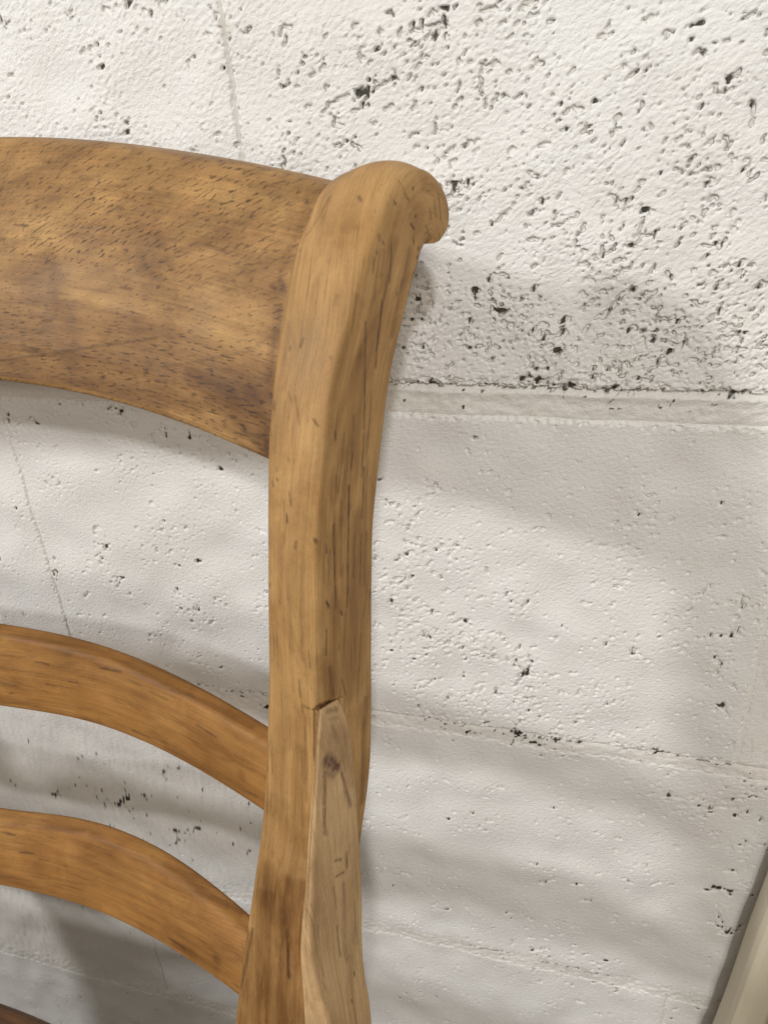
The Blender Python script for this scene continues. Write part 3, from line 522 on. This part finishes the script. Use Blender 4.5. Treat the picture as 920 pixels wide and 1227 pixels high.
FINISH_SHADE = {'back_post': [((-0.1115, -0.182, 0.6536), (-0.1141, -0.191, 0.6169), 0.0043, 0.45), ((-0.1031, -0.1821, 0.6582), (-0.1061, -0.1898, 0.623), 0.00325, 0.5), ((-0.1172, -0.1869, 0.6311), (-0.1205, -0.1919, 0.6108), 0.00407, 0.6), ((-0.0721, -0.1053, 0.8709), (-0.0757, -0.1168, 0.8499), 0.0014, 0.2), ((-0.0757, -0.1168, 0.8499), (-0.0795, -0.1281, 0.8287), 0.00141, 0.2), ((-0.0818, -0.1349, 0.8278), (-0.0843, -0.1435, 0.8058), 0.00167, 0.24), ((-0.0843, -0.1435, 0.8058), (-0.0871, -0.1517, 0.7829), 0.00169, 0.24), ((-0.087, -0.1513, 0.7762), (-0.0886, -0.156, 0.7562), 0.00174, 0.22), ((-0.0886, -0.156, 0.7562), (-0.0902, -0.1612, 0.7355), 0.00178, 0.22), ((-0.0902, -0.1612, 0.7355), (-0.092, -0.1663, 0.7136), 0.00181, 0.22), ((-0.0841, -0.1424, 0.7718), (-0.0852, -0.1461, 0.7504), 0.0018, 0.22), ((-0.0852, -0.1461, 0.7504), (-0.0864, -0.15, 0.7279), 0.00184, 0.22), ((-0.0864, -0.15, 0.7279), (-0.0878, -0.1537, 0.7039), 0.00189, 0.22), ((-0.1153, -0.188, 0.628), (-0.12, -0.1951, 0.5992), 0.00237, 0.3), ((-0.0772, -0.1212, 0.8481), (-0.0792, -0.1273, 0.8321), 0.00167, 0.22), ((-0.0792, -0.1273, 0.8321), (-0.0812, -0.1335, 0.8158), 0.00169, 0.22), ((-0.0734, -0.1083, 0.8739), (-0.0753, -0.1153, 0.8591), 0.00138, 0.2), ((-0.0815, -0.1349, 0.8132), (-0.0836, -0.1413, 0.791), 0.00199, 0.22), ((-0.0836, -0.1413, 0.791), (-0.0858, -0.1477, 0.7677), 0.00204, 0.22), ((-0.0828, -0.1377, 0.7624), (-0.0842, -0.1428, 0.736), 0.00247, 0.25), ((-0.0842, -0.1428, 0.736), (-0.086, -0.1478, 0.7077), 0.00254, 0.25), ((-0.0859, -0.1484, 0.7469), (-0.0864, -0.1502, 0.7235), 0.00184, 0.28), ((-0.0864, -0.1502, 0.7235), (-0.0872, -0.1517, 0.6981), 0.0019, 0.28), ((-0.0884, -0.156, 0.7443), (-0.0913, -0.1642, 0.708), 0.00151, 0.25), ((-0.1095, -0.1751, 0.6852), (-0.1126, -0.1814, 0.655), 0.0016, 0.22), ((-0.1028, -0.1805, 0.6658), (-0.1069, -0.1871, 0.6344), 0.00162, 0.25), ((-0.1071, -0.1835, 0.6495), (-0.1099, -0.1909, 0.6181), 0.00165, 0.14), ((-0.1291, -0.1948, 0.5956), (-0.1348, -0.2058, 0.5473), 0.00282, 0.8), ((-0.1187, -0.1904, 0.6172), (-0.1215, -0.198, 0.5856), 0.00446, 0.95), ((-0.1215, -0.198, 0.5856), (-0.1246, -0.2057, 0.5515), 0.00458, 0.95), ((-0.1104, -0.189, 0.6258), (-0.1125, -0.197, 0.5916), 0.00439, 1.0), ((-0.1125, -0.197, 0.5916), (-0.115, -0.2051, 0.5548), 0.00452, 1.0), ((-0.1041, -0.1888, 0.6274), (-0.1064, -0.1965, 0.5932), 0.00335, 0.9), ((-0.1064, -0.1965, 0.5932), (-0.1088, -0.2046, 0.5566), 0.00346, 0.9), ((-0.1124, -0.1796, 0.6624), (-0.1151, -0.1849, 0.6392), 0.00296, 0.4), ((-0.1151, -0.1849, 0.6392), (-0.1176, -0.191, 0.6157), 0.00302, 0.4), ((-0.1018, -0.1762, 0.6879), (-0.1046, -0.182, 0.6578), 0.00221, 0.45), ((-0.1046, -0.182, 0.6578), (-0.1071, -0.189, 0.6267), 0.00228, 0.45), ((-0.0701, -0.0996, 0.8565), (-0.0747, -0.1129, 0.8305), 0.00175, 0.45), ((-0.0736, -0.1104, 0.861), (-0.0766, -0.1198, 0.8408), 0.00225, 0.45), ((-0.0766, -0.1198, 0.8408), (-0.0798, -0.1291, 0.8203), 0.00227, 0.45), ((-0.0803, -0.1306, 0.8266), (-0.082, -0.1367, 0.8099), 0.00282, 0.5), ((-0.082, -0.1367, 0.8099), (-0.084, -0.1424, 0.7925), 0.00285, 0.5), ((-0.084, -0.1424, 0.7925), (-0.0859, -0.1483, 0.7747), 0.00289, 0.5), ((-0.0834, -0.14, 0.7706), (-0.0847, -0.1447, 0.7484), 0.00332, 0.55), ((-0.0847, -0.1447, 0.7484), (-0.0862, -0.1495, 0.725), 0.0034, 0.55), ((-0.0862, -0.1495, 0.725), (-0.088, -0.1542, 0.7001), 0.00349, 0.55), ((-0.088, -0.1542, 0.771), (-0.089, -0.1575, 0.7512), 0.00203, 0.4), ((-0.089, -0.1575, 0.7512), (-0.0901, -0.1609, 0.7303), 0.00208, 0.4), ((-0.0901, -0.1609, 0.7303), (-0.0913, -0.1642, 0.708), 0.00214, 0.4), ((-0.0853, -0.1456, 0.689), (-0.0865, -0.1498, 0.6654), 0.00169, 0.5), ((-0.0865, -0.1498, 0.6654), (-0.0881, -0.1536, 0.64), 0.00173, 0.5)], 'crest_rail': [((-0.1507, -0.124, 0.8161), (-0.114, -0.1391, 0.8074), 0.00157, 0.3), ((-0.1425, -0.1289, 0.8089), (-0.1141, -0.1416, 0.7989), 0.00155, 0.34), ((-0.1881, -0.0944, 0.8577), (-0.181, -0.1085, 0.8347), 0.00165, 0.16), ((-0.1152, -0.1159, 0.8515), (-0.1164, -0.1263, 0.8336), 0.00176, 0.28), ((-0.1113, -0.1114, 0.8591), (-0.1123, -0.1167, 0.8516), 0.00146, 0.3), ((-0.1404, -0.1291, 0.8107), (-0.1225, -0.1364, 0.806), 0.00216, 0.25), ((-0.1267, -0.1304, 0.8179), (-0.1151, -0.1354, 0.8153), 0.0021, 0.25), ((-0.1227, -0.1332, 0.8143), (-0.1141, -0.142, 0.7975), 0.00358, 0.75), ((-0.1507, -0.1237, 0.8167), (-0.1186, -0.1376, 0.8066), 0.00345, 0.6), ((-0.1994, -0.1143, 0.8082), (-0.1724, -0.1211, 0.8065), 0.00239, 0.45), ((-0.1724, -0.1211, 0.8065), (-0.1467, -0.1287, 0.8054), 0.00229, 0.45), ((-0.2565, -0.1053, 0.808), (-0.2276, -0.1092, 0.8078), 0.00183, 0.35), ((-0.2276, -0.1092, 0.8078), (-0.1994, -0.1143, 0.8082), 0.00177, 0.35), ((-0.113, -0.1182, 0.8491), (-0.1132, -0.1279, 0.8326), 0.00204, 0.5), ((-0.1132, -0.1279, 0.8326), (-0.1144, -0.1356, 0.8154), 0.00204, 0.5), ((-0.1753, -0.0968, 0.8578), (-0.1477, -0.1155, 0.8366), 0.00423, 0.22), ((-0.2273, -0.0919, 0.8513), (-0.2123, -0.1055, 0.827), 0.00417, 0.2)], 'back_rail1': [((-0.1767, -0.1525, 0.6689), (-0.1297, -0.1684, 0.6651), 0.00184, 0.2), ((-0.1534, -0.1625, 0.6563), (-0.1534, -0.1625, 0.6563), 0.0018, 0.28), ((-0.1344, -0.1684, 0.6593), (-0.1344, -0.1684, 0.6593), 0.00208, 0.6), ((-0.1787, -0.1556, 0.6516), (-0.1349, -0.1693, 0.653), 0.00169, 0.45), ((-0.2863, -0.1376, 0.6468), (-0.2533, -0.1407, 0.6482), 0.00128, 0.3), ((-0.2533, -0.1407, 0.6482), (-0.2201, -0.1458, 0.6519), 0.00124, 0.3), ((-0.1263, -0.1635, 0.6772), (-0.1263, -0.1635, 0.6772), 0.00136, 0.5), ((-0.2815, -0.1287, 0.6819), (-0.2499, -0.1307, 0.6834), 0.00104, 0.35), ((-0.2499, -0.1307, 0.6834), (-0.2207, -0.132, 0.6843), 0.00101, 0.35), ((-0.2201, -0.133, 0.6841), (-0.1879, -0.1427, 0.6825), 0.00118, 0.4), ((-0.1879, -0.1427, 0.6825), (-0.1589, -0.151, 0.6803), 0.00112, 0.4), ((-0.1589, -0.151, 0.6803), (-0.1321, -0.1586, 0.6783), 0.00108, 0.4)], 'back_rail2': [((-0.1532, -0.189, 0.5605), (-0.1532, -0.189, 0.5605), 0.0023, 0.6), ((-0.2013, -0.1779, 0.5522), (-0.1532, -0.1904, 0.5565), 0.00185, 0.45), ((-0.3011, -0.1652, 0.5393), (-0.2653, -0.1677, 0.5434), 0.0016, 0.35), ((-0.2653, -0.1677, 0.5434), (-0.2295, -0.172, 0.5507), 0.00155, 0.35), ((-0.3011, -0.152, 0.5707), (-0.2418, -0.1557, 0.583), 0.00114, 0.4), ((-0.2357, -0.1571, 0.5838), (-0.2011, -0.1658, 0.5847), 0.00127, 0.45), ((-0.2011, -0.1658, 0.5847), (-0.1708, -0.172, 0.5829), 0.00122, 0.45), ((-0.1708, -0.172, 0.5829), (-0.144, -0.1757, 0.5777), 0.00118, 0.45)]}  # dark finish strokes that also paint in shade low on the post and its side
GROOVES = [((-0.0941, -0.1718, 0.7064), (-0.0917, -0.1663, 0.704), 0.00116, 1), ((-0.0917, -0.1663, 0.704), (-0.0898, -0.1598, 0.7008), 0.00078, 1), ((-0.0943, -0.1724, 0.7064), (-0.0949, -0.1762, 0.6893), 0.00065, 1), ((-0.0951, -0.1762, 0.6893), (-0.0961, -0.1838, 0.6596), 0.00066, 1)]

# ------------------------------------------------------------------ the chair
M_POST = wood('sanded_beech_post', (0.52, 0.315, 0.128), (0.40, 0.225, 0.080), (0.24, 0.120, 0.036), 0.45, 0.0, 0.58, streak=0.55)
M_CREST = wood('open_pored_crest', (0.49, 0.295, 0.112), (0.385, 0.212, 0.074), (0.23, 0.112, 0.038), 0.85, 1.7, 0.55, crest=True, streak=0.6)
M_RAIL = wood('orange_rail', (0.40, 0.205, 0.058), (0.30, 0.138, 0.034), (0.17, 0.068, 0.016), 0.40, 3.1, 0.60, streak=0.75)
M_PALE = wood('pale_repair', (0.63, 0.43, 0.225), (0.52, 0.338, 0.168), (0.36, 0.215, 0.100), 0.35, 5.3, 0.66, streak=0.6)
M_DARK = wood('dark_seat_rail', (0.19, 0.095, 0.040), (0.13, 0.062, 0.026), (0.065, 0.028, 0.012), 0.3, 7.7, 0.5)

O = np.array([-0.08910741, -0.157, ZC - 0.10228985])     # outer front arris of the back post
AS, AC, WB, SAG = R(18), R(1.5), 0.56, 0.046
dS = np.array([math.sin(AS), math.cos(AS), 0]); uS = np.array([-math.cos(AS), math.sin(AS), 0])
dC = np.array([math.sin(AC), math.cos(AC), 0]); uC = np.array([-math.cos(AC), math.sin(AC), 0])
UP = np.array([0, 0, 1.0])
def world_c(s, d, z): return O + s[..., None] * uC + d[..., None] * dC + z[..., None] * UP
def mirror(P):                                            # across the middle plane of the chair
    s = (P - O) @ uC
    return P + (WB - 2 * s)[..., None] * uC

chair = empty('wooden_chair', tuple(world_c(np.array(WB / 2), np.array(-0.2), np.array(0.0)) * [1, 1, 0]))
tag(chair, 'bare sanded wooden chair with scrolled back post and bowed rails before the white wall', 'chair')
CM = np.array(chair.location)

# pairs of points on the outer face: (front d, z), (rear d, z), width, rounding -- millimetres
PAIR = [(-6, -798, 24, -798, 26, 4), (-40, -700, -6, -700, 28, 4), (-70, -580, -28, -580, 34, 4), (-86, -480, -38, -482, 38, 4),
        (-84, -410, -38, -412, 40, 4), (-66, -310, -24, -310, 38, 4), (-49.8, -239.8, -12, -236, 33.0, 4), (-37.1, -185.1, 0, -183, 27.5, 4),
        (-28.3, -145.4, 11, -150, 24.2, 3.6), (-21, -107.8, 17.5, -112, 23.4, 3.4), (-14.7, -72.8, 21.5, -77, 23.4, 3.2),
        (-8.9, -40.6, 26.5, -42, 23.2, 3.2), (-4.1, -16.7, 31.8, -20, 23.4, 3.2), (0, 0, 36.5, -5, 23.8, 3.2), (5.3, 15.7, 42, 11, 24.4, 3.3),
        (11.0, 27.8, 48.4, 24, 25.6, 3.6), (17.9, 39.5, 55.3, 35.5, 27.6, 3.8), (27.9, 54.2, 62.5, 46.5, 30.0, 4.0), (35.7, 63.9, 66.5, 51.5, 31.4, 4.2),
        (43.0, 71.2, 69.5, 55.4, 31.6, 4.4), (49.0, 78.4, 71.5, 57.2, 31.0, 4.6), (56.5, 82.8, 72.5, 58, 30.2, 4.8), (66.4, 84.6, 73.5, 58.3, 29.4, 4.8),
        (77.8, 83.2, 74, 58.5, 28.6, 4.8), (86.8, 77.2, 74.3, 58.6, 28, 4.4), (90.6, 69.4, 74.6, 58.6, 27.6, 4), (88.8, 63.0, 75, 58.6, 27.2, 3), (82.6, 59.2, 76.5, 58.5, 27, 1.5)]

def ring_loft(front, rear, u0, u1, rad, nf=46, no=70, nr=18, ni=10, nc=6, bulge=0.0006, crown=None):
    """Rounded-rectangle cross-sections between a front and a rear curve; u0 outer, u1 inner. Returns (n, k, 3) local (d, z, u) and v-length."""
    n = len(front)
    rows, vv = [], []
    flat = bulge
    for i in range(n):
        f, b = front[i], rear[i]
        bulge = flat if crown is None else crown[i]
        L = max(np.linalg.norm(b - f), 1e-5); e = (b - f) / L
        w0, w1 = u0[i], u1[i]; w = w1 - w0
        r = min(rad[i], 0.45 * L, 0.45 * w)
        r2 = r
        pts = []
        def arc(ca, cu, a0):
            for k in range(nc):
                t = a0 + (math.pi / 2) * k / nc
                pts.append((ca + r2 * math.cos(t), cu + r2 * math.sin(t)))
        # start: outer rear corner -> outer face -> front -> inner -> rear
        for k in range(no): t = k / no; pts.append((L - r - (L - 2 * r) * t, w0 - flat * 0.6 * math.sin(math.pi * t)))
        arc_c = [(r, w0 + r, -math.pi / 2, -1)]
        for k in range(nc): t = (math.pi / 2) * k / nc; pts.append((r - r * math.sin(t), w0 + r - r * math.cos(t)))
        for k in range(nf): t = k / nf; pts.append((-bulge * math.sin(math.pi * t), w0 + r + (w - 2 * r) * t))
        for k in range(nc): t = (math.pi / 2) * k / nc; pts.append((r - r * math.cos(t), w1 - r + r * math.sin(t)))
        for k in range(ni): t = k / ni; pts.append((r + (L - 2 * r) * t, w1))
        for k in range(nc): t = (math.pi / 2) * k / nc; pts.append((L - r + r * math.sin(t), w1 - r + r * math.cos(t)))
        for k in range(nr): t = k / nr; pts.append((L, w1 - r - (w - 2 * r) * t))
        for k in range(nc): t = (math.pi / 2) * k / nc; pts.append((L - r + r * math.cos(t), w0 + r - r * math.sin(t)))
        q = np.array(pts)
        P = np.empty((len(q), 3))
        P[:, :2] = f + q[:, :1] * e
        P[:, 2] = q[:, 1]
        rows.append(P)
        dv = np.linalg.norm(np.diff(q, axis=0, prepend=q[:1]), axis=1)
        vv.append(np.cumsum(dv))
    return np.array(rows), np.array(vv)

def to_world(P):
    # the post twists from facing inwards at the crest to facing forwards at the seat
    th = AS - R(16) * np.clip((-0.085 - P[..., 1:2]) / 0.11, 0, 1)
    return O + P[..., 0:1] * dS + P[..., 1:2] * UP + P[..., 2:3] * np.concatenate([-np.cos(th), np.sin(th), 0 * th], -1)

def post(mirrored):
    pr = np.array(PAIR) / 1000.0
    n = len(pr)
    seg = [10, 10, 10, 10, 14, 40, 50, 50, 50, 50, 50, 40, 40, 30, 26, 24, 24, 20, 18, 14, 14, 14, 14, 14, 12, 10, 8]
    if mirrored: seg = [max(3, s // 5) for s in seg]
    t = np.concatenate([i + np.arange(s) / s for i, s in enumerate(seg)] + [[n - 1.0]])
    S = spline(pr, t)
    kw = dict(nf=14, no=16, nr=6, ni=6, nc=3) if mirrored else {}
    P, vv = ring_loft(S[:, 0:2], S[:, 2:4], np.zeros(len(S)), S[:, 4], S[:, 5] * (0.72 + 0.18 * np.clip((S[:, 1] - 0.02) / 0.05, 0, 1)), crown=0.0006 + 0.0020 * (lambda k: k * k * (3 - 2 * k))(np.clip((S[:, 1] - 0.03) / 0.045, 0, 1)), **kw)
    ln = np.concatenate([[0], np.cumsum(np.linalg.norm(np.diff(S[:, 0:2], axis=0), axis=1))])
    Wd = to_world(P)
    # hand-sanded unevenness
    wav = 0.00010 * np.sin(Wd[..., 2] * 95 + Wd[..., 0] * 60) + 0.00006 * np.sin(Wd[..., 2] * 210 + 1.7)
    Wd = Wd + wav[..., None] * (-uS * np.where(P[..., 2:3] < 0.004, 1, 0) - dS * np.where(P[..., 2:3] >= 0.004, .6, 0))
    if not mirrored:          # open joint round the let-in side piece
        gm = seg_mask(Wd.reshape(-1, 3), GROOVES).reshape(Wd.shape[:2]) * (P[..., 2] < 0.008)
        Wd = Wd + (0.0060 * np.clip(gm * 1.6, 0, 1))[..., None] * uS
    if mirrored: Wd = mirror(Wd)
    uv = np.stack([np.repeat(ln[:, None], P.shape[1], 1), vv], -1)
    V = Wd.reshape(-1, 3)
    o = grid_mesh('back_post', Wd - CM, uv=uv, close_v=True, caps=True, mat=M_POST, parent=chair,
                  attrs={'wear': seg_mask(V, STROKES.get('back_post', []) + auto_marks(Wd[250:], 55, 5)) if not mirrored else np.zeros(len(V)),
                         'finish_shade': seg_mask(V, FINISH_SHADE.get('back_post', []), True) if not mirrored else np.zeros(len(V)),
                         'stain': seg_mask(V, STAINS.get('back_post', [])) if not mirrored else np.zeros(len(V))}, flip=mirrored)
    return o

def rail_obj(name, top, bot, prof, th, mat, rad=0.0035, ns=260, nf=70, bulge=0.001, tilt=0.0, s0=0.012):
    """Bowed rail: top/bot = [(s, z)] up to the middle, mirrored beyond; prof(f) = front set-back from bottom (0) to top (1)."""
    s = np.linspace(s0, WB - s0, ns)
    sm = np.minimum(s, WB - s)
    zt = np.interp(sm, [q[0] for q in top], [q[1] for q in top])
    zb = np.interp(sm, [q[0] for q in bot], [q[1] for q in bot])
    k = np.ones(31) / 31
    zt = np.convolve(np.pad(zt, 15, 'reflect', reflect_type='odd'), k, 'valid'); zb = np.convolve(np.pad(zb, 15, 'reflect', reflect_type='odd'), k, 'valid')
    bow = SAG * (1 - (1 - np.minimum(sm, 0.21) / 0.21) ** 2)
    rows, vv = [], []
    for i in range(ns):
        h = zt[i] - zb[i]
        q = []
        nc, nt_, nb = 6, 6, 24
        r = rad
        for kk in range(nf):
            f = kk / (nf - 1); z = r + (h - 2 * r) * f; q.append((-bulge * math.sin(math.pi * f), z))
        for kk in range(1, nc): t = math.pi / 2 * kk / nc; q.append((r - r * math.cos(t), h - r + r * math.sin(t)))
        for kk in range(nt_): q.append((r + (th - 2 * r) * kk / (nt_ - 1), h - tilt * kk / (nt_ - 1)))
        for kk in range(1, nc): t = math.pi / 2 * kk / nc; q.append((th - r + r * math.sin(t), h - tilt - r + r * math.cos(t)))
        for kk in range(nb): f = kk / (nb - 1); q.append((th, h - tilt - r - (h - tilt - 2 * r) * f))
        for kk in range(1, nc): t = math.pi / 2 * kk / nc; q.append((th - r + r * math.cos(t), r - r * math.sin(t)))
        for kk in range(nt_): q.append((th - r - (th - 2 * r) * kk / (nt_ - 1), 0))
        for kk in range(1, nc): t = math.pi / 2 * kk / nc; q.append((r - r * math.sin(t), r - r * math.cos(t)))
        q = np.array(q)
        d = bow[i] + prof(np.clip(q[:, 1] / h, 0, 1)) + q[:, 0]
        rows.append(world_c(np.full(len(q), s[i]), d, zb[i] + q[:, 1]))
        vv.append(np.cumsum(np.linalg.norm(np.diff(q, axis=0, prepend=q[:1]), axis=1)))
    P = np.array(rows); vv = np.array(vv)
    uv = np.stack([np.repeat(-s[:, None], P.shape[1], 1), vv], -1)
    V = P.reshape(-1, 3)
    key = name if name == 'crest_rail' else name + str(1 + len([c for c in chair.children if c.name.startswith(name)]))
    zone = np.clip((vv / np.maximum(zt - zb, 1e-6)[:, None] - 0.30) / 0.25, 0, 1)
    return grid_mesh(name, P - CM, uv=uv, close_v=True, caps=True, mat=mat, parent=chair, flip=True,
                     attrs={'wear': seg_mask(V, STROKES.get(name if name == 'crest_rail' else name + str(1 + len([c for c in chair.children if c.name.startswith(name)])), []) + auto_marks(P[:170], 45, len(chair.children))),
                            'finish_shade': seg_mask(V, FINISH_SHADE.get(key, []), True),
                            'stain': seg_mask(V, STAINS.get(name, [])), 'zone': zone})

def mm(l): return [(a / 1000, b / 1000) for a, b in l]
cf = np.array([0, .18, .38, .55, .69, .80, .88, .95, 1.0]); cd = np.array([0, .09, .23, .38, .53, .67, .79, .90, 1.0]) * 0.0536
post(False)
post(True)
rail_obj('crest_rail', mm([(0, 78.5), (8.2, 80.0), (34.2, 84.9), (66.4, 90.0), (109.7, 96.1), (146.2, 100.1), (179, 102.6), (210, 103.6)]),
         mm([(0, -9), (24.5, -6.2), (45.2, -2.7), (74.8, 1.4), (110.8, 4.8), (143.7, 6.8), (168, 7.4), (210, 8)]),
         lambda f: np.interp(f, cf, cd) + 0.0022, 0.013, M_CREST, 0.003, ns=330, nf=150, bulge=0.0, s0=0.003)
rail_obj('back_rail', mm([(0, -122.5), (28.3, -121), (62.2, -118.0), (95.5, -115.0), (136, -113.2), (162.4, -114), (189.3, -115.6), (280, -116.4)]),
         mm([(0, -152), (30.5, -151), (49.8, -149.8), (79, -148.6), (114.5, -147.2), (152.8, -150.5), (198.5, -157.0), (250, -158)]),
         lambda f: -0.0325 + 0.009 * f, 0.0095, M_RAIL, 0.0028, bulge=0.0012, tilt=-0.0006, s0=0.022)
rail_obj('back_rail', mm([(0, -228), (40, -225.0), (58, -220), (82.8, -212.5), (119.8, -210.0), (160, -215), (210, -227.5), (250, -229)]),
         mm([(0, -250), (44.7, -246.5), (82.2, -249), (121, -250), (162, -255), (186.5, -259), (211, -263.5), (250, -265)]),
         lambda f: -0.0612 + 0.014 * f, 0.0095, M_RAIL, 0.0028, bulge=0.0012, tilt=-0.0006, s0=0.036)

# pale side piece let into the outer face of the post, sweeping down to the seat side
SIDE = [(-15.0, -92.3, -4.6, -95.0, -0.6, 1), (-16.5, -96, -2.8, -101, -0.9, 1), (-19.9, -107.5, -0.8, -113, -1.2, 1), (-25.4, -127.6, -1.2, -134, -1.7, 1),
        (-31.0, -147, -2.2, -153, -2.1, 1), (-35.5, -164.5, -4.0, -174, -2.6, 1), (-42.0, -184, -8.5, -207, -3.8, 0.6), (-46.0, -198, -13.5, -228, -5.2, 0),
        (-48.5, -213, -19.0, -245, -8.6, -0.8), (-51.5, -228, -24.0, -259, -13.0, -1.8), (-58, -258, -33, -292, -18, -3), (-78, -292, -48, -335, -22, -4),
        (-110, -316, -90, -372, -25, -6), (-150, -325, -140, -380, -26, -7), (-240, -327, -232, -381, -25, -7), (-420, -328, -420, -381, -22, -4)]
def side(mirrored):
    pr = np.array(SIDE) / 1000.0
    n = len(pr)
    seg = [14, 26, 30, 30, 30, 34, 30, 24, 20, 18, 12, 10, 8, 8, 8]
    if mirrored: seg = [max(3, s // 4) for s in seg]
    t = np.concatenate([i + np.arange(s) / s for i, s in enumerate(seg)] + [[n - 1.0]])
    S = spline(pr, t)
    kw = dict(nf=6, no=14, nr=4, ni=4, nc=2) if mirrored else dict(nf=16, no=60, nr=8, ni=6, nc=4)
    P, vv = ring_loft(S[:, 0:2], S[:, 2:4], S[:, 4], S[:, 5], np.full(len(S), 0.0016), bulge=0.0004, **kw)
    ln = np.concatenate([[0], np.cumsum(np.linalg.norm(np.diff(S[:, 0:2], axis=0), axis=1))])
    Wd = to_world(P)
    if mirrored: Wd = mirror(Wd)
    V = Wd.reshape(-1, 3); z0 = np.zeros(len(V))
    uv = np.stack([np.repeat(ln[:, None], P.shape[1], 1), vv], -1)
    return grid_mesh('seat_side', Wd - CM, uv=uv, close_v=True, caps=True, mat=M_PALE, parent=chair, flip=mirrored,
                     attrs={'wear': z0 if mirrored else seg_mask(V, STROKES.get('seat_side', [])), 'stain': z0 if mirrored else seg_mask(V, STAINS.get('seat_side', []))})
a_ = side(False)
a_['label'] = 'pale roughly sanded side piece let into the post, with purple stain'
b_ = side(True)
# seat frame, deck and front legs (below the picture)
def cpt(s, d, z): return Vector(O + s * uC + d * dC + np.array([0, 0, z])) - Vector(CM)
zb_ = -0.340
ns = 60
s = np.linspace(0.02, WB - 0.02, ns); bow = SAG * (1 - (1 - np.minimum(np.minimum(s, WB - s), 0.21) / 0.21) ** 2)
prof4 = [(0, 0), (0, .03), (.004, .034), (.018, .034), (.022, .03), (.022, 0)]
Pr = np.array([[O + si * uC + (bi - 0.111 + a) * dC + np.array([0, 0, zb_ - 0.012 + b]) - CM for a, b in prof4] for si, bi in zip(s, bow)])
uvr = np.stack([np.repeat(s[:, None], 6, 1), np.tile(np.array([0, .03, .036, .05, .056, .086]), (ns, 1))], -1)
grid_mesh('seat_rail', Pr, uv=uvr, close_v=True, caps=True, mat=M_DARK, parent=chair, flip=True)
box('seat_rail', cpt(WB / 2, -0.50, -0.343), (0.63, 0.024, 0.05), M_DARK, chair, 0.004, -AC)
box('seat', cpt(WB / 2, -0.30, -0.340), (0.58, 0.385, 0.016), M_DARK, chair, 0.006, -AC)
for s_ in (-0.015, WB + 0.015):
    pr = [(0.0, 0.022, 0), (0.15, 0.020, 0.004), (0.33, 0.016, 0.012), (0.45, 0.013, 0.022)]
    rows = []
    for dz, hw, fw in pr:
        ring = [(math.copysign(abs(math.cos(t)) ** .45, math.cos(t)) * hw, math.copysign(abs(math.sin(t)) ** .45, math.sin(t)) * hw) for t in np.linspace(0, 2 * math.pi, 20, endpoint=False)]
        zz = -0.320 - dz * (0.8977 - 0.10229 - 0.320) / 0.45
        rows.append([np.array(cpt(s_ + a, -0.50 - fw + b, zz)) for a, b in ring])
    Pl = np.array(rows)
    uvl = np.stack([np.repeat(np.array([0, .15, .33, .45])[:, None], 20, 1), np.tile(np.linspace(0, .13, 20), (4, 1))], -1)
    grid_mesh('front_leg', Pl, uv=uvl, close_v=True, caps=True, mat=M_POST, parent=chair)

# ------------------------------------------------------------------ cream moulded board leaning at the right
def cream_mat():
    mt, nt, bs = newmat('cream_gloss_paint')
    tc = N(nt, 'ShaderNodeTexCoord').outputs['Object']
    c = ramp(nt, noise(nt, mapped(nt, tc, (1, 1, .25)), 30, 5, 0.6), [(0.3, (0.66, 0.585, 0.43)), (0.7, (0.79, 0.72, 0.56))])
    nt.links.new(c, bs.inputs['Base Color'])
    bs.inputs['Roughness'].default_value = 0.4
    return mt
CREAM = cream_mat()
brd = empty('cream_board', (0.083, -0.006, 0.0))
tag(brd, 'cream painted moulded wooden board leaning on the wall beside the chair', 'board')
sec = {'board_panel': [(0.029, -0.004), (0.029, -0.014), (0.046, -0.014), (0.046, -0.004)],
       'edge_bead': [(0.0, 0.0), (0.0, -0.017), (0.002, -0.021), (0.006, -0.0225), (0.020, -0.0225), (0.024, -0.021), (0.0275, -0.016), (0.0275, 0.0)]}
for nm, sc in sec.items():
    q = np.array(sc)
    zz = np.linspace(0, 0.62, 26)
    P = np.array([[(x + 0.070 * z + 0.0004 * math.sin(z * 40 + x * 90), y - 0.010 * (1 - z / 0.62), z) for x, y in q] for z in zz])
    ob = grid_mesh(nm, P, close_v=True, caps=True, mat=CREAM, parent=brd)
    ob.data.polygons.foreach_set('use_smooth', np.zeros(len(ob.data.polygons), bool))

# unseen plank added past the right edge to shade the lower right wall
M_SHADING_PLANK = wood('shading_plank_wood', (0.23, 0.125, 0.055), (0.16, 0.080, 0.034), (0.08, 0.038, 0.016), 0.4, 9.1, 0.6)
pk = box('shading_plank', (0.168, -0.083, 0.33), (0.026, 0.16, 0.66), M_SHADING_PLANK, None, 0.004)
tag(pk, 'unseen dark brown plank added beyond the cream board to shade the wall', 'plank')
